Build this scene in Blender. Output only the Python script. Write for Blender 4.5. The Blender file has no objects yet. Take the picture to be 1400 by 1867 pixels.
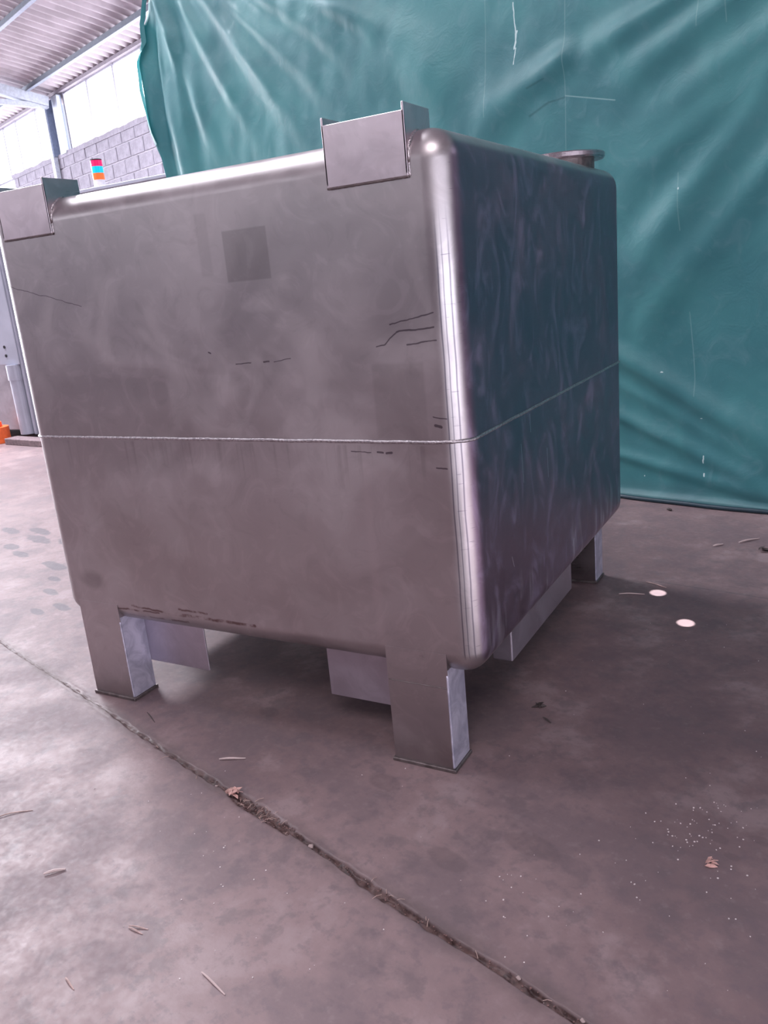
import bpy, bmesh, math, random
from mathutils import Vector, Matrix, noise
random.seed(7)
scene = bpy.context.scene
COL = scene.collection
PI = math.pi

# ---------------------------------------------------------------- camera
def cam_axes(y, p, r):
    f = Vector((math.sin(y)*math.cos(p), math.cos(y)*math.cos(p), math.sin(p)))
    rt = Vector((math.cos(y), -math.sin(y), 0)); up = rt.cross(f)
    return rt*math.cos(r)+up*math.sin(r), -rt*math.sin(r)+up*math.cos(r), f
cd = bpy.data.cameras.new('camera'); cam = bpy.data.objects.new('camera', cd); COL.objects.link(cam)
ra, ua, fa = cam_axes(-0.5253, -0.2738, -0.0940)
M = Matrix((ra, ua, -fa)).transposed().to_4x4(); M.translation = Vector((0.6033, -1.3652, 1.0109))
cam.matrix_world = M
cd.sensor_fit = 'VERTICAL'; cd.sensor_height = 36; cd.lens = 1500.42/1867*36
cd.clip_start = 0.05; cd.clip_end = 100
scene.camera = cam

# ---------------------------------------------------------------- frames: the shed's back wall and the hanging sheet
WALL_O = Vector((-7.471, 7.568, 0)); WALL_D = Vector((0.94459, -0.32826, 0)).normalized(); WALL_A = math.atan2(WALL_D.y, WALL_D.x)
WALL_N = Vector((-WALL_D.y, WALL_D.x, 0))
TARP_O = Vector((-0.238, 2.199, 0)); TARP_D = Vector((0.97147, -0.23718, 0)).normalized(); TARP_A = math.atan2(TARP_D.y, TARP_D.x)
def W(s, k, z): return WALL_O + WALL_D*s - WALL_N*k + Vector((0, 0, z))

# ---------------------------------------------------------------- light
wd = bpy.data.worlds.new('world'); scene.world = wd; wd.use_nodes = True
wd.node_tree.nodes['Background'].inputs[0].default_value = (0.80, 0.83, 1.0, 1)
wd.node_tree.nodes['Background'].inputs[1].default_value = 1.0
def area(name, s, k, z, sx, sy, normal, power, color):
    ld = bpy.data.lights.new(name, 'AREA'); ld.shape = 'RECTANGLE'; ld.size = sx; ld.size_y = sy
    ld.energy = power; ld.color = color
    o = bpy.data.objects.new(name, ld); COL.objects.link(o); o.location = W(s, k, z)
    d = WALL_D*normal[0] - WALL_N*normal[1] + Vector((0, 0, normal[2]))
    o.rotation_euler = d.to_track_quat('-Z', 'Y').to_euler()
    return o
COOL = (0.93, 0.93, 1.0)
area('daylight_left_door', -7.35, 6.0, 2.3, 7.0, 4.4, (1, 0, 0), 1700, COOL)
area('skylight_fill', 2.2, 4.0, 4.85, 2.2, 2.6, (0, 0, -1), 1150, COOL)
area('skylight_fill', 6.5, 5.6, 5.15, 3.6, 2.2, (0, 0, -1), 215, COOL)
area('skylight_fill', 12.4, 7.8, 4.95, 2.6, 2.6, (0, 0, -1), 200, (1, .92, .97))  # unseen fill light added overhead to brighten the floor on the right
area('daylight_right_door', 15.6, 8.0, 0.55, 8.0, 1.0, (-1, 0, 0), 200, (0.88, 0.88, 1.0))
area('daylight_front_windows', 5.0, 13.6, 3.3, 9.0, 1.0, (0, -1, 0), 70, COOL)
# unseen added spot lights the floor right of the camera, for tank reflections
ld = bpy.data.lights.new('floor_patch_spot', 'SPOT'); ld.energy = 12000; ld.spot_size = math.radians(27); ld.spot_blend = .15; ld.shadow_soft_size = .03; ld.color = (.80, .92, 1)
o = bpy.data.objects.new('floor_patch_spot', ld); COL.objects.link(o); o.location = (2.6, -1.4, 4.9)
o.rotation_euler = (Vector((1.95, -.25, 0))-o.location).to_track_quat('-Z', 'Y').to_euler()
def sun_hole(name, target, power, ang):
    src = Vector(target) + Vector((0.56, -1.0, 2.62))
    ld = bpy.data.lights.new(name, 'SPOT'); ld.energy = power; ld.spot_size = ang; ld.spot_blend = 0.25; ld.shadow_soft_size = 0.004
    o = bpy.data.objects.new(name, ld); COL.objects.link(o); o.location = src
    o.rotation_euler = (Vector(target)-src).to_track_quat('-Z', 'Y').to_euler()
sun_hole('sunbeam', (0.125, 1.105, 0), 2200, 0.0175)
sun_hole('sunbeam', (0.241, 0.901, 0), 2200, 0.0175)
scene.view_settings.view_transform = 'Standard'; scene.view_settings.look = 'None'
scene.view_settings.gamma = 1; scene.view_settings.use_curve_mapping = False
scene.view_settings.exposure = 0.0

# ---------------------------------------------------------------- node helper
class NT:
    def __init__(s, name):
        s.m = bpy.data.materials.new(name); s.m.use_nodes = True; s.t = s.m.node_tree
        s.b = s.t.nodes['Principled BSDF']; s.out = s.t.nodes['Material Output']
    def n(s, t, **kw):
        x = s.t.nodes.new(t)
        for k, v in kw.items(): setattr(x, k, v)
        return x
    def put(s, inp, v):
        if hasattr(v, 'links') or isinstance(v, bpy.types.NodeSocket): s.t.links.new(v, inp)
        else: inp.default_value = v
    def math(s, op, a, b=None, c=None, clamp=False):
        x = s.n('ShaderNodeMath', operation=op); x.use_clamp = clamp
        s.put(x.inputs[0], a)
        if b is not None: s.put(x.inputs[1], b)
        if c is not None: s.put(x.inputs[2], c)
        return x.outputs[0]
    def vmath(s, op, a, b=None):
        x = s.n('ShaderNodeVectorMath', operation=op); s.put(x.inputs[0], a)
        if b is not None: s.put(x.inputs[1], b)
        return x.outputs['Value'] if op in ('DOT_PRODUCT', 'LENGTH', 'DISTANCE') else x.outputs[0]
    def coord(s, kind='Object'): return s.n('ShaderNodeTexCoord').outputs[kind]
    def scale(s, v, sc, loc=(0, 0, 0)):
        x = s.n('ShaderNodeMapping'); s.put(x.inputs[0], v); x.inputs['Scale'].default_value = sc; x.inputs['Location'].default_value = loc
        return x.outputs[0]
    def noise(s, v, sc, det=4, rough=0.55, dist=0.0):
        x = s.n('ShaderNodeTexNoise'); s.put(x.inputs['Vector'], v); x.inputs['Scale'].default_value = sc
        x.inputs['Detail'].default_value = det; x.inputs['Roughness'].default_value = rough; x.inputs['Distortion'].default_value = dist
        return x.outputs[0]
    def step(s, v, lo, hi, a=0.0, b=1.0):
        x = s.n('ShaderNodeMapRange'); x.interpolation_type = 'SMOOTHSTEP'; s.put(x.inputs[0], v)
        for i, q in enumerate((lo, hi, a, b)): x.inputs[i+1].default_value = q
        return x.outputs[0]
    def mix(s, f, a, b):
        x = s.n('ShaderNodeMix', data_type='RGBA'); s.put(x.inputs[0], f)
        s.put(x.inputs[6], a if not isinstance(a, tuple) else (*a, 1)); s.put(x.inputs[7], b if not isinstance(b, tuple) else (*b, 1))
        return x.outputs[2]
    def bump(s, h, strength, dist=0.01, prev=None):
        x = s.n('ShaderNodeBump'); x.inputs['Strength'].default_value = strength; x.inputs['Distance'].default_value = dist
        s.put(x.inputs['Height'], h)
        if prev is not None: s.put(x.inputs['Normal'], prev)
        return x.outputs[0]
    def seg(s, P, a, b, w, soft=0.0006):   # mask of a thin stroke from a to b, P a vector socket
        ba = Vector(b)-Vector(a); L2 = ba.dot(ba)
        pa = s.vmath('SUBTRACT', P, tuple(a))
        h = s.math('MULTIPLY', s.vmath('DOT_PRODUCT', pa, tuple(ba)), 1/L2, clamp=True)
        sc = s.n('ShaderNodeVectorMath', operation='SCALE'); sc.inputs[0].default_value = tuple(ba); s.put(sc.inputs['Scale'], h)
        d = s.vmath('DISTANCE', pa, sc.outputs[0])
        return s.step(d, w, w+soft, 1.0, 0.0)
    def ell(s, P, c, r, soft=0.35, nz=None):  # soft elliptical spot in two axes
        d = s.vmath('SUBTRACT', P, tuple(c)); d = s.vmath('MULTIPLY', d, tuple(1/q if q else 0 for q in r))
        L = s.vmath('LENGTH', d)
        if nz is not None: L = s.math('ADD', L, nz)
        return s.step(L, 1-soft, 1+soft*0.3, 1.0, 0.0)
    def mx(s, masks):
        r = masks[0]
        for q in masks[1:]: r = s.math('MAXIMUM', r, q)
        return r
    def sock(s, **kw):
        for k, v in kw.items():
            i = s.b.inputs[{'color': 'Base Color', 'rough': 'Roughness', 'metal': 'Metallic', 'normal': 'Normal', 'spec': 'Specular IOR Level'}[k]]
            s.put(i, (*v, 1) if isinstance(v, tuple) else v)
def plain(name, color, rough=0.6, metal=0.0, var=0.12, sc=30):
    n = NT(name); v = n.noise(n.coord(), sc, 4)
    n.sock(color=n.mix(n.step(v, .3, .7), tuple(c*(1-var) for c in color), tuple(min(1, c*(1+var)) for c in color)), metal=metal)
    n.sock(rough=n.step(v, .2, .8, rough*0.85, min(1, rough*1.15)))
    return n.m

# ---------------------------------------------------------------- steel
STEEL = (0.49, 0.455, 0.465)
def steel(name, base=STEEL, rough=0.38, detail=None, clouds=0.35):
    n = NT(name); P = n.coord()
    grain = n.noise(n.scale(P, (6, 6, 260)), 3, 3)
    cloud = n.noise(P, 2.6, 3, 0.5, .8)
    swirl = n.noise(P, 5.0, 3, 0.5, 1.2)
    c = n.mix(n.step(cloud, .35, .68), tuple(x*(1-clouds*.5) for x in base), tuple(x*(1+clouds*.35) for x in base))
    c = n.mix(n.math('MULTIPLY', n.step(swirl, .50, .62), .12), c, tuple(min(1, x*1.5) for x in base))
    r = n.math('ADD', n.step(cloud, .3, .7, rough-.05, rough+.06), n.step(swirl, .45, .7, -.03, .05))
    r = n.math('ADD', r, n.step(grain, .3, .7, -.02, .02))
    s3 = n.noise(P, 11, 4, .6, 2.2)
    c = n.mix(n.math('MULTIPLY', n.step(s3, .50, .66), .14), c, tuple(min(1, x*1.55) for x in base)); c = n.mix(n.math('MULTIPLY', n.step(s3, .46, .30), .14), c, tuple(x*.5 for x in base))
    if detail: c, r = detail(n, P, c, r)
    bm1 = n.bump(cloud, .10, .02); bm2 = n.bump(grain, .03, .001, bm1)
    n.sock(color=c, rough=r, metal=1.0, normal=bm2)
    return n.m
def tank_detail(n, P, c, r):
    sx = n.n('ShaderNodeSeparateXYZ'); n.put(sx.inputs[0], P)
    X, Y, Z = sx.outputs
    front = n.step(Y, .004, .012, 1.0, 0.0)
    nz = n.noise(P, 60, 3)
    PF = n.vmath('MULTIPLY', P, (1, 0, 1))
    # wobble so no stroke is ruler straight
    wob = n.n('ShaderNodeTexNoise'); n.put(wob.inputs['Vector'], P); wob.inputs['Scale'].default_value = 35
    w2 = n.vmath('MULTIPLY', n.vmath('SUBTRACT', wob.outputs['Color'], (.5, .5, .5)), (.008, 0, .008))
    PW = n.vmath('ADD', PF, w2)
    def rect(x0, x1, z0, z1, so=.002):
        m = n.math('MULTIPLY', n.step(X, x0-so, x0+so), n.step(X, x1-so, x1+so, 1, 0))
        m = n.math('MULTIPLY', m, n.math('MULTIPLY', n.step(Z, z0-so, z0+so), n.step(Z, z1-so, z1+so, 1, 0)))
        return n.math('MULTIPLY', m, front)
    c = n.mix(n.math('MULTIPLY', rect(-.500, -.392, 1.034, 1.132), .36), c, (.19, .175, .175))
    c = n.mix(n.math('MULTIPLY', rect(-.565, -.535, 1.05, 1.172, .004), .18), c, (.25, .23, .24))
    c = n.mix(n.math('MULTIPLY', rect(-.186, -.076, .715, .86, .004), .20), c, (.25, .22, .22))
    c = n.mix(n.math('MULTIPLY', rect(-.232, -.212, .26, .67, .008), .22), c, (.62, .56, .57))
    c = n.mix(n.math('MULTIPLY', rect(-.95, -.70, .62, .70, .02), .12), c, (.25, .24, .25))
    c = n.mix(n.math('MULTIPLY', rect(-1.05, -.28, .30, .56, .09), .18), c, (.30, .25, .23))
    dark = [n.seg(PW, (a, 0, b), (d, 0, e), w, .0012) for a, b, d, e, w in [
        (-.578, .897, -.572, .895, .001), (-.509, .870, -.470, .873, .0004), (-.438, .873, -.424, .873, .0009), (-.410, .872, -.369, .877, .0003),
        (-.171, .892, -.154, .896, .0006), (-.154, .896, -.126, .917, .0006), (-.126, .917, -.05, .921, .0011), (-.139, .931, -.048, .947, .0005),
        (-.106, .892, -.047, .898, .0006), (-.25, .689, -.205, .689, .0003), (-.19, .689, -.178, .689, .0014), (-.170, .688, -.158, .688, .0016),
        (-.065, .662, -.045, .66, .0008), (-.063, .759, -.038, .755, .0005), (-.06, .742, -.05, .74, .002), (-1.18, 1.08, -.93, 1.015, .0001)]]
    dm = n.math('MULTIPLY', n.mx(dark), front)
    c = n.mix(n.math('MULTIPLY', dm, .75), c, (.07, .05, .07))
    rust = [n.seg(PW, (a, 0, b), (d, 0, e), w, .004) for a, b, d, e, w in [
        (-.95, .278, -.80, .270, .0004), (-.80, .272, -.56, .272, .0018), (-.79, .286, -.70, .286, .0001), (-1.10, .262, -.86, .268, .0001), (-1.12, .238, -.77, .252, .0014)]]
    rm = n.math('MULTIPLY', n.mx(rust), n.math('MULTIPLY', front, n.step(n.noise(P, 28, 4), .36, .54)))
    c = n.mix(n.math('MULTIPLY', rm, .8), c, (.13, .065, .06))
    spot = n.mx([n.ell(PF, (-1.075, 0, .335), (.05, 0, .03), .6), n.ell(PF, (-1.16, 0, .245), (.02, 0, .03), .6)])
    c = n.mix(n.math('MULTIPLY', n.math('MULTIPLY', spot, front), .35), c, (.15, .13, .13))
    # drips of rust just under the weld bead, front only
    drip = n.noise(n.scale(P, (60, 1, 2.2)), 1.0, 3)
    dz = n.math('MULTIPLY', n.step(Z, .60, .70, 0, 1), n.step(Z, .700, .706, 1, 0))
    c = n.mix(n.math('MULTIPLY', n.math('MULTIPLY', n.step(drip, .52, .72), dz), n.math('MULTIPLY', front, .28)), c, (.20, .17, .17))
    # roll marks along the upright bend between the front and the right side
    wx = n.math('ADD', X, n.math('MULTIPLY', n.math('SUBTRACT', n.noise(n.scale(P, (1, 1, 3)), 2.0, 2), .5), .006))
    nearcorner = n.math('MULTIPLY', n.step(Y, .04, .05, 1, 0), n.step(Z, .26, .28))
    rl = n.mx([n.step(n.math('ABSOLUTE', n.math('SUBTRACT', wx, x0)), w, w+.0012, 1, 0) for x0, w in ((-.0355, .0006), (-.0175, .0005), (-.0275, .0002))])
    rl = n.math('MULTIPLY', n.math('MULTIPLY', rl, nearcorner), n.step(Z, 1.0, 1.15, .7, 0))
    c = n.mix(rl, c, (.10, .09, .13))
    nick = n.math('MULTIPLY', n.step(n.noise(n.scale(P, (25, 25, 420)), 1.0, 1), .72, .76), n.step(X, -.04, -.035))
    c = n.mix(n.math('MULTIPLY', n.math('MULTIPLY', nick, nearcorner), .6), c, (.10, .09, .13))
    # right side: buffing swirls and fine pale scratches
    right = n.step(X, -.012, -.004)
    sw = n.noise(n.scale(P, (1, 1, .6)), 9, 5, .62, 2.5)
    c = n.mix(n.math('MULTIPLY', right, .80), c, (.185, .128, .205))  # same steel, tinted dark violet to paint in the face's dim reflection
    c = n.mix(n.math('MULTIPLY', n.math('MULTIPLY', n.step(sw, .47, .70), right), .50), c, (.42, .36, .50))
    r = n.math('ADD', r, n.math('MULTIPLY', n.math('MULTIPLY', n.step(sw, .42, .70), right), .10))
    PR = n.vmath('MULTIPLY', P, (0, 1, 1))
    sc = n.mx([n.seg(PR, (0, a, b), (0, d, e), .0003, .0010) for a, b, d, e in [(.287, .646, .293, .56), (.46, .60, .462, .53), (.20, .42, .21, .395), (.64, .30, .655, .315), (.35, .70, .352, .66)]])
    c = n.mix(n.math('MULTIPLY', n.math('MULTIPLY', sc, right), .8), c, (.80, .80, .88))
    # welding heat near the bottom corner of the right side
    hz = n.math('MULTIPLY', n.step(n.noise(n.scale(P, (8, 30, 5)), 1.0, 4), .5, .7), n.step(Z, .28, .40, 1, 0))
    c = n.mix(n.math('MULTIPLY', n.math('MULTIPLY', hz, right), .5), c, (.75, .75, .85))
    return c, r
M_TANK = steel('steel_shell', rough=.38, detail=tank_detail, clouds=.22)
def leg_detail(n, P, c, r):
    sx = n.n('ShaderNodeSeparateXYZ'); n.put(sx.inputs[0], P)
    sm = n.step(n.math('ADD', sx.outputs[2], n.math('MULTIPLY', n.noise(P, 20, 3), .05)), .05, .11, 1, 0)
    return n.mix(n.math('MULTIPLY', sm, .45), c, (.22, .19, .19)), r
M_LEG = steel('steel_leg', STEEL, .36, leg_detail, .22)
M_SIDE = NT('side_lit_leg_steel'); _n = M_SIDE; _v = _n.noise(_n.coord(), 16, 4, .6, 1.0)
_n.sock(color=_n.mix(_n.step(_v, .35, .68), (.42, .41, .52), (.66, .64, .76)), metal=.55, rough=.45); M_SIDE = _n.m  # leg steel lightened and blued to paint in light from the right
M_PLATE = steel('steel_plate', (.66, .58, .62), .34, None, .45)
M_FORK = steel('steel_fork_plate', (.48, .44, .50), .42, None, .12)
M_BEAD = NT('weld_bead'); _n = M_BEAD; _v = _n.noise(_n.coord(), 220, 3)
_n.sock(color=_n.mix(_n.step(_v, .35, .65), (.36, .33, .35), (.60, .56, .58)), metal=1.0, rough=.38, normal=_n.bump(_v, .8, .002)); M_BEAD = _n.m
M_DULL = plain('dull_foot_steel', (.20, .17, .17), .5, .85, .25, 60)
M_DARK = plain('dark_void', (.012, .011, .016), .8)

# ---------------------------------------------------------------- mesh helpers
def finish(name, bm, mat, parent=None, smooth=False, loc=None, rotz=None):
    me = bpy.data.meshes.new(name); bmesh.ops.recalc_face_normals(bm, faces=bm.faces[:]); bm.to_mesh(me); bm.free()
    if mat: me.materials.append(mat)
    if smooth:
        for p in me.polygons: p.use_smooth = True
    o = bpy.data.objects.new(name, me); COL.objects.link(o)
    if loc is not None: o.location = loc
    if rotz is not None: o.rotation_euler = (0, 0, rotz)
    if parent: o.parent = parent
    return o
def add_box(bm, x0, x1, y0, y1, z0, z1, bevel=0, seg=2, mat=None):
    r = bmesh.ops.create_cube(bm, size=1)
    vs = r['verts']
    for v in vs:
        v.co = Vector(((x0+x1)/2+v.co.x*(x1-x0), (y0+y1)/2+v.co.y*(y1-y0), (z0+z1)/2+v.co.z*(z1-z0)))
        if mat is not None: v.co = mat @ v.co
    if bevel:
        es = list({e for v in vs for e in v.link_edges})
        bmesh.ops.bevel(bm, geom=es, offset=bevel, segments=seg, profile=.5, affect='EDGES')
def box(name, dims, mat, parent=None, bevel=0, seg=2, **kw):
    bm = bmesh.new(); add_box(bm, *dims, bevel=bevel, seg=seg); return finish(name, bm, mat, parent, **kw)
def add_cyl(bm, c, r, z0, z1, n=24, r2=None):
    r2 = r if r2 is None else r2
    a = [bm.verts.new((c[0]+r*math.cos(2*PI*i/n), c[1]+r*math.sin(2*PI*i/n), z0)) for i in range(n)]
    b = [bm.verts.new((c[0]+r2*math.cos(2*PI*i/n), c[1]+r2*math.sin(2*PI*i/n), z1)) for i in range(n)]
    for i in range(n):
        j = (i+1) % n; bm.faces.new((a[i], a[j], b[j], b[i]))
    bm.faces.new(a[::-1]); bm.faces.new(b)
def add_tube(bm, pts, rad, n=6, closed=False):
    rings = []; N = len(pts)
    for i, p in enumerate(pts):
        p = Vector(p)
        a = Vector(pts[(i-1) % N]) if (closed or i > 0) else p; b = Vector(pts[(i+1) % N]) if (closed or i < N-1) else p
        t = (b-a).normalized(); ref = Vector((0, 0, 1)) if abs(t.z) < .9 else Vector((1, 0, 0))
        u = t.cross(ref).normalized(); v = t.cross(u)
        r = rad(i) if callable(rad) else rad
        rings.append([bm.verts.new(p+u*(r*math.cos(2*PI*k/n))+v*(r*math.sin(2*PI*k/n))) for k in range(n)])
    for i in range(N if closed else N-1):
        A, B = rings[i], rings[(i+1) % N]
        for k in range(n): bm.faces.new((A[k], A[(k+1) % n], B[(k+1) % n], B[k]))
    if not closed: bm.faces.new(rings[0]); bm.faces.new(rings[-1][::-1])
def empty(name, loc, label, cat, group=None, rotz=0):
    o = bpy.data.objects.new(name, None); COL.objects.link(o); o.location = loc; o.rotation_euler = (0, 0, rotz)
    return tag(o, label, cat, group)
def tag(o, label, cat, group=None, kind=None):
    o['label'] = label; o['category'] = cat
    if group: o['group'] = group
    if kind: o['kind'] = kind
    return o
def struct(o, label=None):
    o['kind'] = 'structure'
    if label: o['label'] = label
    return o

# ================================================================ FLOOR (with the broken joint running across it)
CR_A = Vector((-1.748, .144)); CR_D = (Vector((.331, -.485))-CR_A).normalized(); CR_N = Vector((-CR_D.y, CR_D.x))
CR_ANG = math.atan2(CR_D.y, CR_D.x)
def floor_mat():
    n = NT('concrete'); P = n.coord()       # object space of the floor = world shifted / turned to the joint
    a = n.noise(P, .9, 5, .6, .2); b = n.noise(P, 4.5, 6, .62, .1); f = n.noise(P, 60, 5, .7); g = n.noise(P, 14, 5, .62, .2)
    c = n.mix(n.step(a, .35, .65), (.165, .113, .119), (.235, .166, .170))
    c = n.mix(n.math('MULTIPLY', n.step(b, .46, .60), .50), c, (.125, .095, .108))
    c = n.mix(n.math('MULTIPLY', n.step(b, .47, .34), .45), c, (.33, .255, .262))
    c = n.mix(n.math('MULTIPLY', n.step(g, .52, .64), .45), c, (.12, .095, .105))
    c = n.mix(n.step(f, .60, .85, 0, .35), c, (.36, .31, .31))
    h = n.noise(P, 38, 5, .65)
    c = n.mix(n.step(h, .52, .66, 0, .40), c, (.13, .10, .115)); c = n.mix(n.step(h, .46, .30, 0, .16), c, (.34, .27, .28))
    c = n.mix(n.step(f, .38, .20, 0, .25), c, (.10, .08, .09))
    warp = n.math('MULTIPLY', n.math('SUBTRACT', n.noise(P, 22, 3), .5), .9)
    def fl(x, y):
        v = Vector((x, y))-CR_A; return (v.dot(CR_D), v.dot(CR_N), 0)
    wet = [n.ell(P, fl(x, y), (rx, ry, 1e3), .25, warp) for x, y, rx, ry in [
        (-2.93, 1.09, .10, .03), (-2.64, 1.02, .13, .035), (-2.68, .90, .07, .03), (-2.52, .83, .08, .025), (-2.22, .76, .10, .03), (-2.75, 1.12, .12, .03),
        (-2.42, 1.02, .12, .04), (-1.97, .53, .06, .02), (-1.79, .43, .06, .02), (-1.85, .37, .05, .018), (-2.3, .93, .06, .02), (-2.08, .64, .05, .018),
        (-.201, -.083, .045, .026), (-.617, .074, .035, .02), (.447, -.017, .02, .014), (.52, .0, .03, .012), (.475, -.06, .016, .01), (-.97, .23, .05, .03), (.15, -.16, .06, .03), (.02, -.25, .05, .025)]]
    c = n.mix(n.math('MULTIPLY', n.mx(wet[:12]), .75), c, (.075, .065, .08))
    c = n.mix(n.math('MULTIPLY', n.mx(wet[12:]), .32), c, (.085, .065, .072))
    PW = n.vmath('ADD', P, n.vmath('MULTIPLY', n.vmath('SUBTRACT', n.n('ShaderNodeTexNoise').outputs['Color'], (.5, .5, .5)), (.0, .0, 0)))
    j = n.seg(PW, fl(.10, 1.20), fl(1.6, .95), .0006, .004)
    c = n.mix(n.math('MULTIPLY', j, .6), c, (.08, .07, .08))
    sp = n.ell(P, fl(.40, -.01), (.16, .10, 1e3), .8, warp)
    c = n.mix(n.math('MULTIPLY', sp, .3), c, (.14, .10, .11))
    sx = n.n('ShaderNodeSeparateXYZ'); n.put(sx.inputs[0], P)
    dirt = n.math('ADD', n.math('ABSOLUTE', sx.outputs[1]), n.math('MULTIPLY', n.math('SUBTRACT', g, .5), .05))
    c = n.mix(n.math('MULTIPLY', n.step(dirt, .004, .035, 1, 0), n.step(b, .3, .6, .25, .6)), c, (.10, .075, .075))
    line = n.math('ADD', n.math('ABSOLUTE', sx.outputs[1]), n.math('MULTIPLY', n.math('SUBTRACT', n.noise(P, 45, 3), .5), .014))
    c = n.mix(n.step(line, .0015, .0065, .75, 0), c, (.07, .042, .042))
    deep = n.step(sx.outputs[2], -.006, -.001, 1, 0)
    c = n.mix(n.math('MULTIPLY', deep, .8), c, n.mix(n.step(f, .4, .6), (.035, .018, .018), (.12, .07, .065)))
    r = n.math('ADD', n.step(b, .3, .7, .42, .58), n.step(f, .3, .7, -.05, .08))
    n.sock(color=c, rough=r, normal=n.bump(f, .12, .003, n.bump(b, .12, .01)), spec=.28)
    return n.m
def build_floor():
    ss = [-14, -11, -8, -6, -4.5, -3.4, -2.6, -2, -1.5, -1.1, -.8] + [-.6+i*.0045 for i in range(int(3.5/.0045))] + [3.0, 3.5, 4.2, 5.5, 8, 12, 18]
    tt = [.0018*i for i in range(1, 8)] + [.016, .02, .026, .034, .045, .06, .09, .15, .3, .6, 1.1, 1.8, 2.8, 4, 6, 8.5, 12, 16]
    tt = [-t for t in tt[::-1]] + [0] + tt
    bm = bmesh.new(); grid = []
    for s in ss:
        row = []
        nz = lambda f, o=0: noise.noise(Vector((s*f, o, 3.3)))
        # the joint starts as a hairline by the left leg and opens up toward the camera
        wd_ = .0025 + .0035*max(0, min(1, (s-.9)/.6)) + .0048*nz(7) + .003*nz(31, 5)
        if 1.32 < s < 1.52: wd_ += .006
        wd_ = max(.0007, wd_)
        cen = .006*nz(3.2, 9) + .003*nz(14, 2)
        dep = .004 + .008*max(0, min(1, (s-.7)/.8))
        for t in tt:
            inside = 1 - min(1, max(0, (abs(t-cen)-wd_*.7)/(wd_*.7)))
            z = -dep*inside*(.65+.7*noise.noise(Vector((s*60, t*90, 1)))) if abs(t) < .05 and -.6 < s < 2.9 else 0
            lip = .0006*noise.noise(Vector((s*40, t*120, 7))) if abs(t) < .03 and -.6 < s < 2.9 else 0
            row.append(bm.verts.new((s, t, z+lip)))
        grid.append(row)
    for i in range(len(ss)-1):
        for j in range(len(tt)-1):
            bm.faces.new((grid[i][j], grid[i+1][j], grid[i+1][j+1], grid[i][j+1]))
    o = finish('floor', bm, floor_mat(), smooth=True, loc=(CR_A.x, CR_A.y, 0), rotz=CR_ANG)
    return struct(o, 'worn pinkish grey concrete floor with a broken diagonal joint')
build_floor()

# ================================================================ SHED: back wall, blocks, windows, column, roof
M_MORTAR = plain('pale_mortar', (.44, .42, .48), .9)
M_BLOCK = NT('cement_block'); _n = M_BLOCK; _p = _n.coord(); _v = _n.noise(_p, 14, 5, .6, .8)
_n.sock(color=_n.mix(_n.step(_v, .35, .68), (.23, .215, .26), (.30, .28, .335)), rough=.9, normal=_n.bump(_n.noise(_p, 90, 4), .4, .004)); M_BLOCK = _n.m
M_BLUE = plain('blue_grey_painted_steel', (.20, .24, .34), .45, .2)
M_BEAMW = plain('pale_painted_steel', (.50, .54, .62), .5, .1)
M_LINTEL = plain('grey_lintel', (.28, .25, .29), .9)
ROOF0, PITCH = 4.26, .20
wall = finish('wall_back', (lambda bm: (add_box(bm, -5.27, 16, -.004, .22, 0, 3.34), add_box(bm, -7.5, -5.27, .03, .22, 0, .6), bm)[2])(bmesh.new()), M_MORTAR, loc=WALL_O, rotz=WALL_A)
struct(wall, 'grey cement block wall under the window band')
bw, bh = .40, .195
bproto = None
for row in range(10):
    z = 1.36 + row*.2
    off = .2 if row % 2 else 0
    for i in range(16):
        x0 = -5.27 + i*.412 + (off if True else 0)
        if x0 > .9: continue
        if bproto is None:
            bm = bmesh.new(); add_box(bm, 0, .392, 0, .06, 0, .186, bevel=.006, seg=1)
            bproto = finish('block', bm, M_BLOCK, wall); b = bproto
        else:
            b = bproto.copy(); COL.objects.link(b); b.parent = wall
        b.location = (x0, -.018+random.uniform(-.005, .005), z)
    if off:
        b = bproto.copy(); COL.objects.link(b); b.parent = wall; b.scale = (.47, 1, 1); b.location = (-5.27, -.018, z)
# rough sill of mortar on top of the wall
bm = bmesh.new(); vs = []
N = 90
for i in range(N+1):
    s = -5.3+i*(6.5/N); h = 3.37+.02*noise.noise(Vector((s*3, 0, 0)))+.012*noise.noise(Vector((s*11, 2, 0)))
    vs.append([bm.verts.new((s, -.03, 3.30)), bm.verts.new((s, -.03, h)), bm.verts.new((s, .22, h)), bm.verts.new((s, .22, 3.30))])
for i in range(N):
    for k in range(4): bm.faces.new((vs[i][k], vs[i+1][k], vs[i+1][(k+1) % 4], vs[i][(k+1) % 4]))
bm.faces.new(vs[0]); bm.faces.new(vs[-1][::-1])
o = finish('trim_1', bm, M_BLOCK, loc=WALL_O, rotz=WALL_A); struct(o, 'rough mortar sill under the windows')
box('lintel', (-7.5, 2.5, -.01, .18, 4.19, 4.235), M_LINTEL, loc=WALL_O, rotz=WALL_A)
o = bpy.data.objects['lintel']; o.name = 'trim_2'; struct(o, 'grey beam above the windows')
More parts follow.
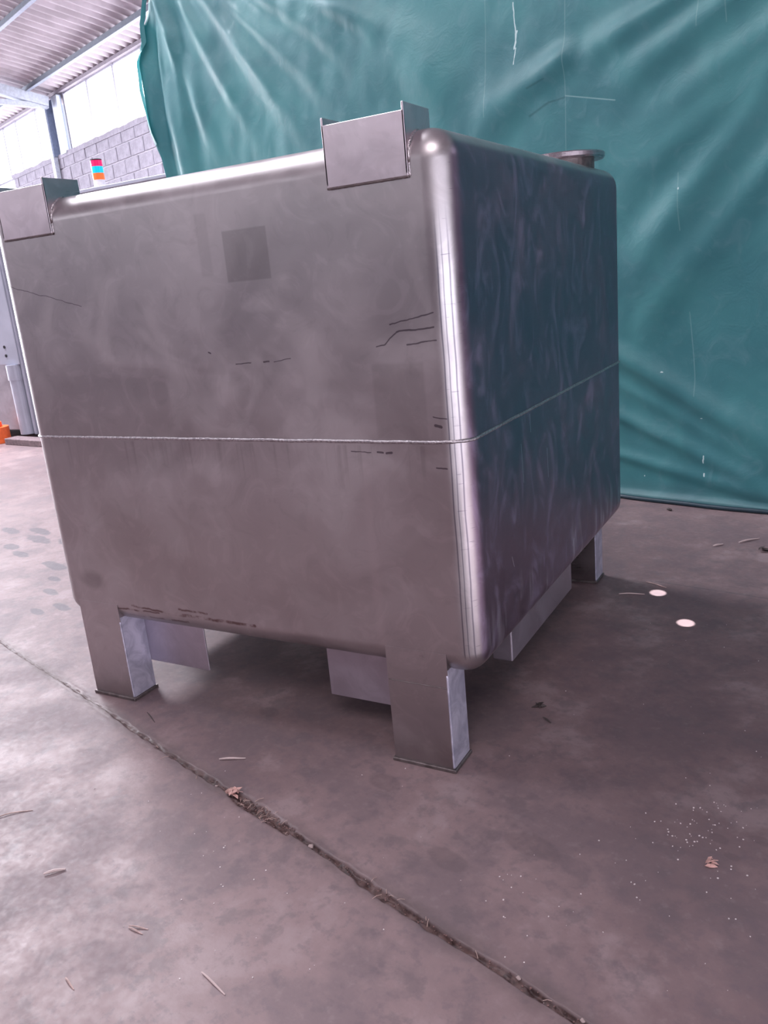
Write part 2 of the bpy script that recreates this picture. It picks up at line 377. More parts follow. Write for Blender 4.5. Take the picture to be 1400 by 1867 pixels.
# glowing translucent panes: daylight through plastic sheeting
def pane_mat(e):
    n = NT('daylit_pane'); n.b.inputs['Base Color'].default_value = (.9, .9, .95, 1); n.b.inputs['Roughness'].default_value = .3
    n.b.inputs['Emission Color'].default_value = (.93, .93, 1, 1); n.b.inputs['Emission Strength'].default_value = e
    return n.m
M_PANE = pane_mat(5.0)
M_MULL = plain('window_steel', (.36, .35, .42), .5, .3)
def window(idx, s0, s1, z0, z1, mull, flag):
    root = bpy.data.objects.new('window_%d' % idx, None); COL.objects.link(root); root.location = WALL_O; root.rotation_euler = (0, 0, WALL_A)
    struct(root, flag)
    edges = [s0]+mull+[s1]
    for a, b in zip(edges[:-1], edges[1:]):
        box('pane', (a+.012, b-.012, .085, .10, z0, z1), M_PANE, root)
    for m in mull:
        box('mullion', (m-.022, m+.022, .055, .10, z0, z1), M_MULL, root)
    box('window_frame', (s0, s1, .06, .11, z1-.03, z1), M_MULL, root)
    box('window_frame', (s0, s0+.035, .05, .11, z0, z1), M_MULL, root)
    box('window_frame', (s1-.035, s1, .05, .11, z0, z1), M_MULL, root)
window(1, -2.80, 1.45, 3.36, 4.20, [-1.92, -1.04, -.17, .62], 'bright band of window panes right of the steel column')
window(2, -7.4, -3.22, 3.36, 4.20, [-6.3, -5.55, -4.92, -3.99], 'bright band of window panes left of the steel column')
window(3, -7.4, -5.31, .62, 3.355, [-6.4], 'tall bright opening beyond the left end of the block wall')
window(4, 1.5, 15.5, 3.36, 4.20, [2.6, 3.7, 4.8, 5.9, 7, 8.1, 9.2, 10.3, 11.4, 12.5, 13.6], 'window band hidden behind the green sheet')
# column (I section) and rafter
def column(s, name):
    root = empty(name, W(s, 0, 0), 'blue grey steel column between the window bands', 'column', rotz=WALL_A)
    box('narrow_post', (-.27, -.17, -.10, -.03, 0, 4.16), M_BEAMW, root)
    box('web', (-.17, -.15, -.09, .0, 3.34, 4.16), M_BLUE, root)
    box('flange', (-.16, .22, .0, .02, 3.34, 4.16), M_BLUE, root)
    box('flange', (.02, .22, -.05, .0, 3.34, 4.16), M_BEAMW, root)
    return root
column(-3.02, 'steel_column')
def slanted(name, s, k0, z0, k1, z1, w, h, mat, parent):
    L = math.hypot(k1-k0, z1-z0); a = math.atan2(z1-z0, k1-k0)
    m = Matrix.Translation((s, -k0, z0)) @ Matrix.Rotation(-a, 4, 'X')
    bm = bmesh.new(); add_box(bm, -w/2, w/2, -L, 0, -h/2, h/2, mat=m, bevel=.004, seg=1); return finish(name, bm, mat, parent)
rf = empty('roof_truss', WALL_O, 'pale steel truss running inward from the column top', 'truss', rotz=WALL_A)
def roofz(k): return ROOF0+PITCH*k
slanted('top_chord', -3.0, .12, roofz(.12)-.20, 6.9, roofz(6.9)-.20, .16, .14, M_BEAMW, rf)
slanted('bottom_chord', -3.0, .12, 4.03, 6.9, 4.25, .09, .07, M_BEAMW, rf)
for kk in (1.6, 3.1, 4.6, 6.1):
    slanted('strut', -3.0, kk-.7, 4.06+.03*kk, kk, roofz(kk)-.24, .05, .05, M_BEAMW, rf)
# purlins
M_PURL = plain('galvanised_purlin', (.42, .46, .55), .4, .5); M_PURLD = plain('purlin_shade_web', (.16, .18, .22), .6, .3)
for k, lab in ((.40, 'galvanised roof purlin nearest the windows'), (1.40, 'galvanised roof purlin second in from the windows')):
    pr = empty('roof_purlin', W(0, k, roofz(k)), lab, 'purlin', rotz=WALL_A)
    box('web', (-7.4, 15.9, -.012, .0, -.13, -.045), M_PURLD, pr); box('flange', (-7.4, 15.9, -.05, .0, -.137, -.13), M_PURL, pr)
    box('flange', (-7.4, 15.9, -.0, .06, -.05, -.042), M_PURLD, pr)
for k, ordn in zip((2.4, 3.4, 4.4, 5.4, 6.4), ('third', 'fourth', 'fifth', 'sixth', 'seventh')):
    pr = empty('roof_purlin', W(0, k, roofz(k)), 'galvanised roof purlin, %s from the windows' % ordn, 'purlin', 'purlins overhead', rotz=WALL_A)
    box('web', (-7.4, 15.9, -.012, .0, -.13, -.045), M_PURLD, pr); box('flange', (-7.4, 15.9, -.05, .0, -.137, -.13), M_PURL, pr)
# corrugated roof
M_ROOF = NT('fibre_cement_sheet'); _n = M_ROOF; _p = _n.coord(); _v = _n.noise(_p, 3, 5)
_n.sock(color=_n.mix(_n.step(_v, .35, .65), (.50, .45, .48), (.64, .58, .62)), rough=.85); M_ROOF = _n.m
def roof(name, k0, z0, k1, z1):
    bm = bmesh.new(); rows = []; per = .177; st = per/10
    n = int(30/st)
    ks = [0, .33, .66, 1]
    for f in ks:
        rows.append([bm.verts.new((-14+i*st, -(k0+(k1-k0)*f), z0+(z1-z0)*f+.030*math.sin(2*PI*i/10))) for i in range(n+1)])
    for a, b in zip(rows[:-1], rows[1:]):
        for i in range(n): bm.faces.new((a[i], a[i+1], b[i+1], b[i]))
    o = finish(name, bm, M_ROOF, smooth=True, loc=WALL_O, rotz=WALL_A); return o
c1 = roof('ceiling', -.35, roofz(-.35), 7, roofz(7)); struct(c1, 'corrugated roof sheets sloping down to the windows')
c2 = roof('ceiling', 7, roofz(7), 14.2, roofz(7)-PITCH*7.2); struct(c2, 'corrugated roof sheets of the other slope')
# remaining shell (out of frame)
M_SHELL = plain('painted_render', (.22, .20, .23), .9)
def shell(name, dims, lab): struct(box(name, dims, M_SHELL, loc=WALL_O, rotz=WALL_A), lab)
shell('wall_left', (-7.7, -7.5, -14.2, .2, 0, 5.7), 'end wall far left')
shell('wall_right', (16, 16.2, -14.2, .2, 0, 5.7), 'end wall on the right')
shell('wall_front', (-14, 16, -14.2, -14, 0, 5.7), 'wall behind the camera')

# ================================================================ GREEN SHEET
def tarp_mat():
    n = NT('green_tarpaulin'); P = n.coord()
    a = n.noise(P, 1.6, 4, .6, .8); b = n.noise(P, 9, 5, .65, 1.5); w = n.noise(P, 500, 2)
    c = n.mix(n.step(a, .35, .65), (.044, .170, .195), (.066, .240, .256))
    c = n.mix(n.math('MULTIPLY', n.step(b, .50, .72), .30), c, (.14, .29, .33))
    PF = n.vmath('MULTIPLY', P, (1, 0, 1))
    wob = n.n('ShaderNodeTexNoise'); n.put(wob.inputs['Vector'], P); wob.inputs['Scale'].default_value = 30
    PW = n.vmath('ADD', PF, n.vmath('MULTIPLY', n.vmath('SUBTRACT', wob.outputs['Color'], (.5, .5, .5)), (.012, 0, .012)))
    faint = n.mx([n.seg(PF, (a_, 0, b_), (d_, 0, e_), .0004, .0022) for a_, b_, d_, e_ in [
        (-.205, 3.0, -.225, 1.4), (.25, 1.30, .262, 1.09), (.29, .78, .32, .45), (.334, 3.0, .32, 1.78), (.42, 3.0, .42, 1.77), (-.60, 2.2, -.61, 1.65)]])
    c = n.mix(n.math('MULTIPLY', faint, .30), c, (.35, .55, .55))
    arc = n.seg(PF, (-.22, 0, 1.66), (-.0, 0, 1.60), .0006, .003)
    c = n.mix(n.math('MULTIPLY', arc, .6), c, (.30, .50, .50))
    darkc = n.mx([n.seg(PF, (-.225, 0, 1.655), (-.30, 0, 1.65), .0008, .005), n.seg(PF, (-.30, 0, 1.65), (-.39, 0, 1.615), .0008, .007), n.seg(PF, (-.39, 0, 1.72), (-.31, 0, 1.74), .0004, .006)])
    c = n.mix(n.math('MULTIPLY', darkc, .5), c, (.01, .06, .07))
    cuts = n.mx([n.seg(PW, (a_, 0, b_), (d_, 0, e_), w_, .002) for a_, b_, d_, e_, w_ in [
        (-.462, 2.06, -.452, 1.93, .0016), (-.448, 1.95, -.462, 1.89, .003), (-.455, 1.89, -.465, 1.83, .001), (.36, .205, .357, .175, .0016), (.36, .13, .361, .12, .002),
        (.18, .545, .185, .545, .001), (.10, .10, .10, .098, .001), (.345, .36, .35, .36, .0005), (.255, 1.245, .255, 1.24, .001)]])
    c = n.mix(cuts, c, (.55, .72, .72))
    sxz = n.n('ShaderNodeSeparateXYZ'); n.put(sxz.inputs[0], P)
    hem = n.step(n.math('ADD', sxz.outputs[2], n.math('MULTIPLY', n.math('SUBTRACT', b, .5), .04)), .0, .10, 1, 0)
    c = n.mix(n.math('MULTIPLY', hem, .35), c, (.12, .18, .20))
    n.sock(color=c, rough=n.step(b, .3, .7, .40, .52), normal=n.bump(b, .25, .01, n.bump(w, .05, .001)), spec=.5)
    # thin plastic lets a little of the window light through
    tr = n.n('ShaderNodeBsdfTranslucent'); tr.inputs[0].default_value = (.10, .48, .50, 1)
    mx = n.n('ShaderNodeMixShader'); mx.inputs[0].default_value = .22
    n.t.links.new(n.b.outputs[0], mx.inputs[1]); n.t.links.new(tr.outputs[0], mx.inputs[2]); n.t.links.new(mx.outputs[0], n.out.inputs[0])
    return n.m
RIDGES = [(-3.0, 2.68, -2.93, 1.81, .05, 1), (-2.9, 2.71, -2.54, 1.78, .05, 1), (-2.69, 2.66, -2.14, 1.75, .05, 1), (-2.44, 2.59, -1.77, 1.77, .06, 1.2),
          (-2.22, 2.5, -1.43, 1.84, .06, 1), (-1.91, 2.45, -1.13, 1.9, .07, 1), (-1.67, 2.39, -.86, 2.0, .06, .8), (-1.37, 2.26, -.59, 1.61, .1, .7),
          (.23, 1.89, -.15, 1.78, .05, 1), (.42, 1.84, -.04, 1.63, .06, 1), (.75, 1.8, .05, 1.46, .06, .9), (.76, 1.7, .03, 1.3, .06, .8), (-.28, 1.78, -.7, 1.61, .07, .8),
          (.50, 1.45, .02, .9, .07, 1), (.62, 1.33, .07, .72, .07, .8), (-.2, .72, .75, .19, .045, 1.5), (-.2, .43, .75, .04, .03, 1.3), (-.2, .22, .75, .03, .025, 1.1),
          (-.1, .53, .7, .13, .025, .6), (-2.81, 2.4, -2.77, 1.5, .05, .9), (-2.95, 2.5, -3.03, 1.5, .03, .9)]
def tarp_disp(s, z):
    v = Vector((s, z)); d = 0
    for a, b, c, e, w, am in RIDGES:
        p = Vector((a, b)); q = Vector((c, e)); u = q-p; t = (v-p).dot(u)/u.dot(u); tc = t
        dist = (v-(p+u*tc)).length
        fall = max(0, min(1, (1.25-t)/.75))*max(0, min(1, (t+.35)/.3)); fall = fall*fall*(3-2*fall)
        ww = w*(.75+.7*max(0, min(1.2, tc)))
        d += am*.034*(w/.06)**.7*math.exp(-(dist/ww)**2)*fall*(.8+.4*noise.noise(Vector((s*3, z*3, 5))))
    d += .030*noise.noise(Vector((s*.9, z*.9, 2))) + .008*noise.noise(Vector((s*3.5+z*1.5, z*2.2, 6))) + .0030*noise.noise(Vector((s*11, z*8, 8)))
    if s < -2.6: d += .03*math.sin((s+3.2)*24)*min(1, (-2.6-s)/.4)
    return d
def left_edge(z):
    t = [(0, -3.02), (1.5, -3.05), (1.76, -3.08), (1.87, -3.09), (2.02, -3.14), (2.17, -3.17), (2.28, -3.19), (2.42, -3.18), (2.52, -3.09), (2.62, -3.08), (2.74, -3.01), (3.2, -2.95)]
    for (a, x), (b, y) in zip(t[:-1], t[1:]):
        if a <= z <= b: return x+(y-x)*(z-a)/(b-a)
    return t[-1][1]
def build_tarp():
    bm = bmesh.new(); rows = []; NS, NZ = 330, 230; H = 3.1; S1 = 2.6
    for j in range(NZ+1):
        f = j/NZ; z = H*f; l = left_edge(z); row = []
        for i in range(NS+1):
            g = i/NS; s = l+(S1-l)*g
            y = -tarp_disp(s, z)
            zq = z
            if z < .03: y -= (.03-z)*.8; zq = z+.004
            row.append(bm.verts.new((s, y, max(.003, zq))))
        rows.append(row)
    for a, b in zip(rows[:-1], rows[1:]):
        for i in range(NS): bm.faces.new((a[i], a[i+1], b[i+1], b[i]))
    root = empty('tarpaulin', TARP_O, 'large green plastic sheet hanging as a curtain behind the tank', 'tarpaulin', rotz=TARP_A)
    sh = finish('sheet', bm, tarp_mat(), root, smooth=True)
    so = sh.modifiers.new('thickness', 'SOLIDIFY'); so.thickness = .0012
    # dark hem rolled on the floor
    bm = bmesh.new(); pts = [(-.6+i*.04, -.035-.02*noise.noise(Vector((i*.13, 0, 0)))-.018*math.exp(-((i*.04-.6-.22)/.25)**2), .010) for i in range(80)]
    add_tube(bm, pts, lambda i: .009+.003*noise.noise(Vector((i*.3, 1, 0))), 8)
    finish('hem_roll', bm, plain('dark_hem', (.012, .030, .045), .5), root, smooth=True)['label'] = 'dark rolled hem on the floor'
    # left free edge folded back on itself, catching the light
    bm = bmesh.new(); prev = None
    for j in range(70):
        z = 1.95+j*(1.1/69); l = left_edge(z)
        w = .035+.03*noise.noise(Vector((z*4, 0, 0))); w = max(.012, w)
        k = .02*noise.noise(Vector((z*7, 3, 0)))
        cur = [bm.verts.new((l-.005, -.012, z)), bm.verts.new((l+w*.4, -.05+k, z)), bm.verts.new((l+w, -.03-tarp_disp(l+w, z), z))]
        if prev:
            for a in range(2): bm.faces.new((prev[a], prev[a+1], cur[a+1], cur[a]))
        prev = cur
    o = finish('folded_edge', bm, bpy.data.materials['green_tarpaulin'], root, smooth=True)
    # cable it hangs from
    bm = bmesh.new(); add_tube(bm, [(-4.2, 0, 3.12), (-1, .0, 3.10), (2.9, 0, 3.12)], .006, 6)
    finish('hanging_cable', bm, M_BLUE, root)
build_tarp()

# ================================================================ TANK
WT, DT, ZB, ZT, RT, ZS = 1.2, 1.2117, .222, 1.257, .055, .7105
GX, LW, LD, G2 = .075, .141, .0785, .0572
tank = empty('steel_tank', (0, 0, 0), 'big dull stainless steel square tank with rounded corners on four box legs', 'tank')
def shell_mesh():
    bm = bmesh.new(); add_box(bm, -WT, 0, 0, DT, ZB, ZT, bevel=RT, seg=10)
    return bm
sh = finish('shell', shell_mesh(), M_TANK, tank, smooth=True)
sh.data.set_sharp_from_angle(angle=math.radians(40)) if hasattr(sh.data, 'set_sharp_from_angle') else None
wn = sh.modifiers.new('wn', 'WEIGHTED_NORMAL'); wn.keep_sharp = True
def ring(z, out, n=10):
    pts = []
    for cx, cy, a0 in ((-RT, DT-RT, 0), (-WT+RT, DT-RT, 90), (-WT+RT, RT, 180), (-RT, RT, 270)):
        for k in range(n+1):
            a = math.radians(a0+90*k/n); pts.append(Vector((cx+(RT+out)*math.cos(a), cy+(RT+out)*math.sin(a), z)))
    res = []
    for i, p in enumerate(pts):
        q = pts[(i+1) % len(pts)]; m = max(1, int((q-p).length/.006))
        for k in range(m): res.append(p.lerp(q, k/m))
    return res
bm = bmesh.new(); pts = ring(ZS, .0002)
pts = [p+Vector((0, 0, .0012*noise.noise(p*14))) for p in pts]
add_tube(bm, pts, lambda i: .0036+.0012*noise.noise(Vector((i*.7, 0, 0))), 6, closed=True)
finish('weld_seam', bm, M_BEAD, tank, smooth=True)['label'] = 'pale weld bead around the middle'
# legs
def leg(x0, y0, front=True, right=True):
    """box leg; x0,y0 its low corner"""
    bm = bmesh.new(); zt = .273 if front else .24
    add_box(bm, x0, x0+LW, y0, y0+LD, .007, zt)
    o = finish('leg', bm, M_LEG, tank)
    bm = bmesh.new(); add_box(bm, x0-.005, x0+LW+.005, y0-.005, y0+LD+.005, 0, .008, bevel=.0012, seg=1)
    f = finish('foot_plate', bm, M_DULL, o)
    bm = bmesh.new(); add_box(bm, x0+LW, x0+LW+.0012, y0+.002, y0+LD, .009, ZB+.014 if front else .235)  # thin overlay added only to carry the painted side light
    finish('side_lit_face', bm, M_SIDE, o)['label'] = 'leg side face with light from the right painted in'
    bm = bmesh.new(); x1 = x0+LW
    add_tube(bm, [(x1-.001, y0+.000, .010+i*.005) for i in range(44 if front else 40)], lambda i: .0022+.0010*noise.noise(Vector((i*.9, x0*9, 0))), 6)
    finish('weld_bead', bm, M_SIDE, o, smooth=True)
    return o
leg(-GX-LW, -.0005); leg(-WT+G2, -.0005); leg(-GX-LW, DT-LD+.0012, False); leg(-WT+G2, DT-LD+.0012, False)
# weld line where the near leg's cover sheet was pieced
bm = bmesh.new(); add_tube(bm, [(-.214+i*.005, -.0012, .196+.001*noise.noise(Vector((i*.6, 0, 0)))) for i in range(28)], .0009, 5)
finish('weld_bead', bm, M_DULL, tank, smooth=True)
# plates beside the fork openings at the front
def plate(name, dims, mat=M_FORK, bev=.001): return box(name, dims, mat, tank, bevel=bev, seg=1)
plate('fork_guard', (-1.005, -.796, LD, LD+.004, .082, .245))
plate('fork_guard', (-.423, -.212, LD, LD+.004, .082, .245))
plate('fork_guard', (-1.005, -.796, DT-LD-.004, DT-LD, .082, .245))
plate('fork_guard', (-.423, -.212, DT-LD-.004, DT-LD, .082, .245))
# folded guard channel under the right side
bm = bmesh.new()
add_box(bm, -.10, -.05, .300, .786, .118, .26, bevel=.004, seg=3)
finish('fork_channel', bm, M_FORK, tank)['label'] = 'folded channel under the right side'
bm = bmesh.new()
add_box(bm, -WT+.05, -WT+.10, .300, .786, .118, .26, bevel=.004, seg=3)
finish('fork_channel', bm, M_FORK, tank)
# corner brackets on the top edge
def bracket(x0, x1, sx0):
    z0, z1, z2, t = 1.179, 1.284, 1.297, .004
    br = plate('corner_bracket', (x0, x1, -.0042, -.0002, z0, z1), M_PLATE)
    bm = bmesh.new(); add_box(bm, x1-t, x1, -.0042, .098, 1.183, z2, bevel=.0008, seg=1); a = finish('side_plate', bm, M_PLATE, br)
    bm = bmesh.new(); add_box(bm, x0, x0+t, -.0042, .098, 1.183, z2, bevel=.0008, seg=1); b = finish('side_plate', bm, M_PLATE, br)
    bm = bmesh.new()
    add_tube(bm, [(x0+i*(x1-x0)/40, -.002, z0-.001+.0008*noise.noise(Vector((i*.8, x0*5, 0)))) for i in range(41)], lambda i: .0022+.0008*noise.noise(Vector((i*1.1, 0, 0))), 6)
    finish('weld_bead', bm, M_DULL, br, smooth=True)
    bm = bmesh.new(); pts = [(x1+.001, .0, z0+i*.004) for i in range(7)]
    for k in range(9):
        a_ = math.radians(180-10*k); pts.append((x1+.001, RT+RT*math.cos(a_)+.0, ZT-RT+RT*math.sin(a_)))
    add_tube(bm, pts, lambda i: .0030+.0016*noise.noise(Vector((i*1.7, 5, 0))), 6)
    finish('weld_bead', bm, M_BEAD, br, smooth=True)
bracket(-.241, -.075, 0); bracket(-1.143, -.977, 0)
# round inlet with flat lid on top, near the far right corner
bm = bmesh.new(); add_cyl(bm, (-.125, 1.06), .088, ZT-.004, ZT+.026, 40)
finish('inlet_neck', bm, M_DULL, tank, smooth=False)
bm = bmesh.new(); add_cyl(bm, (-.125, 1.06), .112, ZT+.022, ZT+.026, 64, .116); add_cyl(bm, (-.125, 1.06), .116, ZT+.026, ZT+.036, 64); add_cyl(bm, (-.125, 1.06), .116, ZT+.036, ZT+.039, 64, .112)
lid = finish('inlet_lid', bm, M_PLATE, tank); lid['label'] = 'flat round lid'

# ================================================================ MACHINE IN THE BACKGROUND
M_MBODY = steel('machine_steel', (.50, .49, .53), .42, None, .1)
M_MPANEL = plain('pale_machine_panel', (.40, .41, .49), .4, .3, .05, 6)
mach = empty('stainless_machine', (-5.385, 3.146, 0), 'pale stainless steel machine cabinet behind the left side of the tank', 'machine')
box('body', (-1.1, 2.4, .02, .95, .07, 1.80), M_MBODY, mach, bevel=.01)
box('top_rim', (-1.12, 2.42, 0.0, .97, 1.80, 1.825), M_MPANEL, mach, bevel=.004)
pn = box('front_panel', (-.09, .165, -.06, .02, .622, 1.79), M_MPANEL, mach, bevel=.006)
for x, z in ((.022, .767), (.022, .697)):
    bm = bmesh.new(); add_cyl(bm, (0, 0), .012, -.004, .004, 20)
    bmesh.ops.rotate(bm, verts=bm.verts[:], matrix=Matrix.Rotation(PI/2, 3, 'X')); bmesh.ops.translate(bm, verts=bm.verts[:], vec=(x, -.0605, z))
    finish('panel_hole', bm, M_DARK, pn)
box('handle_slot', (-.14, .075, -.068, -.058, 1.35, 1.375), M_DARK, pn)
bm = bmesh.new(); add_cyl(bm, (.068, -.03), .075, .50, .622, 28); add_cyl(bm, (.070, -.03), .068, .055, .50, 28)
finish('round_post', bm, M_MPANEL, mach)
box('corner_post', (.155, .185, -.05, .02, .05, 1.79), M_MPANEL, mach, bevel=.004)
box('foot', (.09, .13, .05, .09, 0, .07), M_DARK, mach); box('foot', (-.9, -.86, .05, .09, 0, .07), M_DARK, mach); box('foot', (2.2, 2.24, .05, .09, 0, .07), M_DARK, mach)
box('foot', (2.2, 2.24, .85, .89, 0, .07), M_DARK, mach); box('foot', (-.9, -.86, .85, .89, 0, .07), M_DARK, mach)
# signal tower
def lens_mat(name, col, e):
    n = NT(name); n.sock(color=col, rough=.25); n.b.inputs['Emission Color'].default_value = (*col, 1); n.b.inputs['Emission Strength'].default_value = e
    return n.m
tw = empty('signal_tower', (-4.115, 3.20, 1.825), 'small signal light stack, red, blue and orange, on the machine top', 'signal light')
def seg_cyl(name, z0, z1, r, m):
    bm = bmesh.new(); add_cyl(bm, (0, 0), r, z0, z1, 28); finish(name, bm, m, tw, smooth=False)
M_WHITEP = plain('white_plastic', (.85, .83, .88), .4)
seg_cyl('tower_base', 0, .048, .040, M_WHITEP)
seg_cyl('orange_lens', .048, .092, .041, lens_mat('orange_lens', (.95, .16, .03), .35))
seg_cyl('blue_lens', .092, .136, .041, lens_mat('blue_lens', (.0, .55, .85), .35))
seg_cyl('red_lens', .136, .176, .041, lens_mat('red_lens', (.80, .01, .12), .35))
seg_cyl('tower_cap', .176, .184, .040, M_DARK)
# timber under the machine edge and an orange reel left of it
bm = bmesh.new(); add_box(bm, -.35, .35, -.06, .06, 0, .05, bevel=.004, seg=1)
o = finish('timber_block', bm, plain('old_timber', (.17, .12, .13), .8, 0, .3, 40), loc=(-5.02, 2.93, 0), rotz=-.12)
tag(o, 'weathered timber block on the floor in front of the machine', 'timber')
bm = bmesh.new(); add_cyl(bm, (0, 0), .11, 0, .13, 28); add_cyl(bm, (0, 0), .06, .13, .17, 20)
o = finish('orange_bucket', bm, plain('orange_plastic', (.95, .16, .04), .4), loc=(-5.56, 2.98, 0)); tag(o, 'blurry orange plastic tub at the left edge beside the machine', 'tub')

# ================================================================ DEBRIS
M_STRAW = plain('dry_straw', (.46, .33, .31), .7, 0, .25, 80); M_LEAF = plain('dry_leaf', (.50, .30, .27), .7, 0, .35, 60); M_BARK = plain('dark_scrap', (.06, .045, .045), .8)
M_PALE = plain('pale_stick', (.52, .41, .40), .7)
def strip(name, p, q, w, mat, label, cat, bend=0, group=None, loc_z=.0005):
    p = Vector((*p, 0)); q = Vector((*q, 0)); u = q-p; L = u.length; nrm = Vector((-u.y, u.x, 0)).normalized()
    bm = bmesh.new(); pts = []
    N = 9
    for i in range(N):
        t = i/(N-1); pts.append(u*(t-.5)+nrm*bend*math.sin(PI*t)+Vector((0, 0, w*.5+.0012*math.sin(PI*t*1.5))))
    add_tube(bm, pts, lambda i: w*.5*(.35+.65*math.sin(PI*(.12+.8*i/(N-1)))), 5)
    o = finish(name, bm, mat, loc=(p+q)/2+Vector((0, 0, loc_z)))
    return tag(o, label, cat, group)
strip('wood_splinter', (-.594, -.146), (-.539, -.120), .0055, M_PALE, 'flat pale wood splinter between the two front legs of the tank', 'splinter')
strip('wood_splinter', (-.659, -.577), (-.632, -.549), .0060, M_PALE, 'short tapered wood chip at lower left of the floor', 'splinter', .001)
strip('straw', (-.915, -.51), (-.855, -.445), .0030, M_STRAW, 'curved straw at the left edge of the floor', 'straw', .008)
strip('straw', (-.409, -.607), (-.373, -.599), .0030, M_STRAW, 'straw forming the upper arm of a small v, lower left', 'straw')
strip('straw', (-.407, -.610), (-.374, -.611), .0030, M_STRAW, 'straw forming the lower arm of a small v, lower left', 'straw')
strip('straw', (-.422, -.730), (-.392, -.740), .0032, M_STRAW, 'faint short straw nearest the bottom left corner', 'straw')
strip('thin_stick', (-.226, -.633), (-.165, -.651), .0035, M_PALE, 'thin straight stick near the bottom edge of the floor', 'stick')
strip('straw', (.016, 1.060), (.090, 1.081), .0040, M_PALE, 'straw lying left of the two sunlit spots', 'straw', .002)
strip('straw', (.074, 1.183), (.142, 1.152), .0040, M_STRAW, 'straw just above the upper sunlit spot', 'straw')
strip('straw', (.222, 1.582), (.250, 1.614), .0065, M_PALE, 'short pale straw right of the rear leg, near the sheet', 'straw')
strip('straw', (.300, 1.640), (.360, 1.705), .0065, M_PALE, 'longer pale straw right of the tank, near the sheet', 'straw', .003)
strip('dark_scrap', (.028, .272), (.052, .256), .004, M_BARK, 'small dark splinter right of the near leg', 'scrap')
strip('dark_scrap', (-.012, 2.00), (.008, 1.995), .011, M_BARK, 'dark crumb in front of the green sheet hem', 'scrap')
strip('dry_twig', (-.92, .13-.17), (-.865, .02-.09), .003, M_BARK, 'dark twig sticking from the joint below the left leg', 'twig')
def leaf(name, c, r, seed, mat, label, n=9, h=.012):
    rnd = random.Random(seed); bm = bmesh.new()
    for k in range(n):
        a = rnd.uniform(0, 2*PI); m = Matrix.Translation((rnd.uniform(-r, r)*.5, rnd.uniform(-r, r)*.5, rnd.uniform(.15, .7)*h)) @ Matrix.Rotation(a, 4, 'Z') @ Matrix.Rotation(rnd.uniform(-.7, .7), 4, 'X')
        L = r*rnd.uniform(.5, 1.0); w = L*rnd.uniform(.2, .42)
        ts = [(-L, 0, 0), (-L*.4, -w, .002), (L*.4, -w*.8, .003), (L, 0, .001), (L*.4, w, .003), (-L*.4, w*.8, .002)]
        top = [bm.verts.new(m @ Vector((x, y, z+.0012))) for x, y, z in ts]; bot = [bm.verts.new(m @ Vector((x, y, z))) for x, y, z in ts]
        bm.faces.new(top); bm.faces.new(bot[::-1])
        for i in range(6): bm.faces.new((top[i], bot[i], bot[(i+1) % 6], top[(i+1) % 6]))
    mz = min(v.co.z for v in bm.verts)
    for v in bm.verts: v.co.z -= mz
    o = finish(name, bm, mat, loc=(*c, .0003)); return tag(o, label, 'leaf')
leaf('dry_leaf', (-.481, -.236), .017, 3, M_LEAF, 'crumpled brown leaf lodged in the floor joint', 10)
leaf('dry_leaf', (.445, -.093), .011, 5, M_LEAF, 'small reddish leaf scrap on the right of the floor', 6, .008)
leaf('dry_leaf', (.003, .321), .014, 8, M_BARK, 'dark dried leaf at the edge of the tank shadow', 8, .008)
leaf('dry_leaf', (.392, 1.572), .030, 11, M_BARK, 'dark curled leaf near the right edge below the sheet', 6, .012)
# grit: uncountable crumbs on the floor and in the joint
def pebbles(bm, x, y, r, z=0):
    m = Matrix.Translation((x, y, z+r*.5)) @ Matrix.Rotation(random.uniform(0, 6), 4, 'Z') @ Matrix.Diagonal((1, random.uniform(.6, 1), .6, 1))
    bmesh.ops.create_icosphere(bm, subdivisions=1, radius=r, matrix=m)
bm = bmesh.new()
for _ in range(210):
    x = random.uniform(-.9, .9); y = random.uniform(-.85, 1.0)
    if -1.2 < x < 0 and y > 0: continue
    pebbles(bm, x, y, random.uniform(.0006, .0017))
for cx, cy, sd, n in ((.40, -.01, .045, 40), (.42, .03, .05, 25), (.20, -.30, .05, 16), (.33, -.19, .05, 12), (-.35, -.42, .05, 12), (.47, -.1, .05, 14)):
    for _ in range(n): pebbles(bm, random.gauss(cx, sd), random.gauss(cy, sd), random.uniform(.0008, .0021))
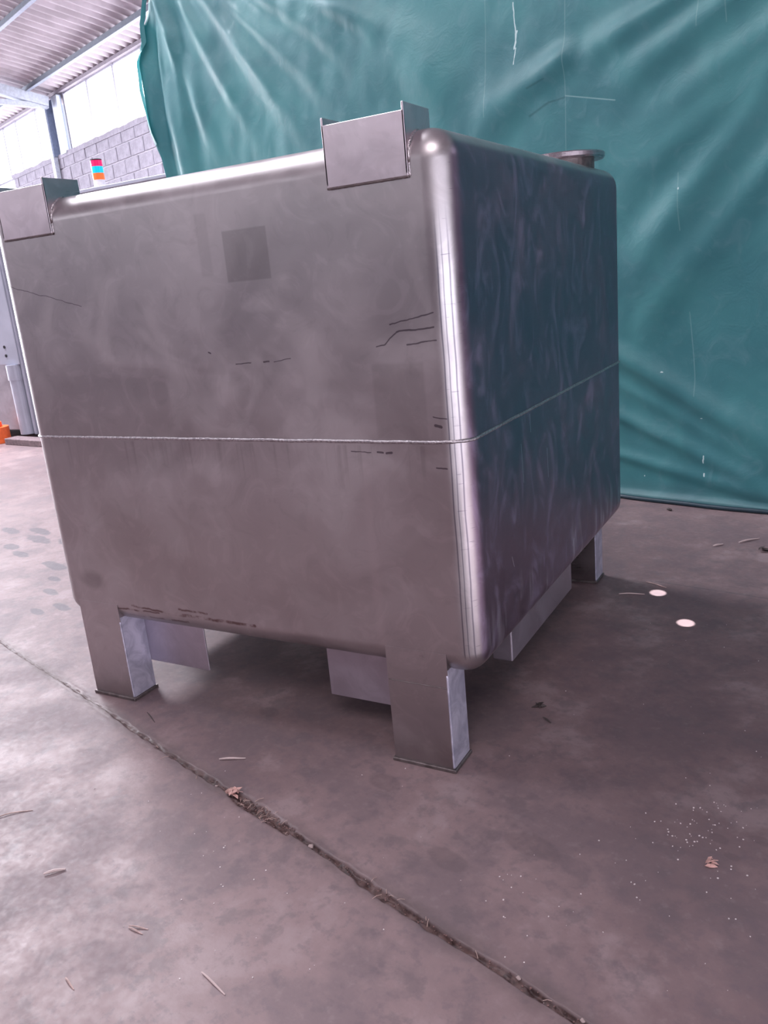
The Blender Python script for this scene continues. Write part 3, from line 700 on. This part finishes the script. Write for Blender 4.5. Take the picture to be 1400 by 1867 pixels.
o = finish('white_grit', bm, plain('white_crumb', (.62, .55, .55), .8)); tag(o, 'tiny pale crumbs strewn over the concrete floor', 'grit', kind='stuff')
bm = bmesh.new()
for _ in range(520):
    s = random.choice([random.uniform(.2, 2.7), random.gauss(1.42, .06), random.uniform(1.5, 2.5)])
    t = random.gauss(.0, .007 if s < 1.3 else .010); p = CR_A+CR_D*s+CR_N*t
    pebbles(bm, p.x, p.y, random.uniform(.0007, .0022), -.003)
o = finish('joint_rubble', bm, plain('brown_rubble', (.15, .085, .08), .9, 0, .6, 90)); tag(o, 'brown crumbled concrete and dirt filling the floor joint', 'rubble', kind='stuff')
bm = bmesh.new()
for _ in range(40):
    s = random.choice([random.gauss(1.42, .05), random.uniform(.9, 2.4)]); p = CR_A+CR_D*s+CR_N*random.gauss(0, .009)
    a = random.uniform(0, PI); L = random.uniform(.005, .014); u = Vector((math.cos(a), math.sin(a), random.uniform(-.05, .12)))*L*.7
    add_tube(bm, [Vector((*p, .002))-u, Vector((*p, .004)), Vector((*p, .002))+u], .0006, 4)
o = finish('straw_bits', bm, plain('brown_straw', (.36, .25, .22), .8)); tag(o, 'fine straw bits caught along the floor joint', 'straw', kind='stuff')
for s, r, lb in ((1.585, .0055, 'pale pebble in the joint, next below the brown leaf'), (2.06, .0042, 'pale pebble midway along the lower half of the joint'), (2.17, .004, 'pale pebble in the widest stretch of the joint'), (1.27, .0035, 'small pebble in the joint above the brown leaf'), (2.34, .0035, 'lowest small pebble in the joint, near the frame bottom')):
    bm = bmesh.new(); bmesh.ops.create_icosphere(bm, subdivisions=2, radius=r, matrix=Matrix.Diagonal((1, .75, .6, 1)))
    for v in bm.verts: v.co *= 1+.55*noise.noise(v.co*260+Vector((s, 0, 0)))
    p = CR_A+CR_D*s+CR_N*random.uniform(-.006, .006)
    o = finish('pebble', bm, plain('pale_pebble', (.34, .26, .25), .8), smooth=True, loc=(p.x, p.y, r*.45-.001))
    tag(o, lb, 'pebble', 'pebbles along the floor joint')
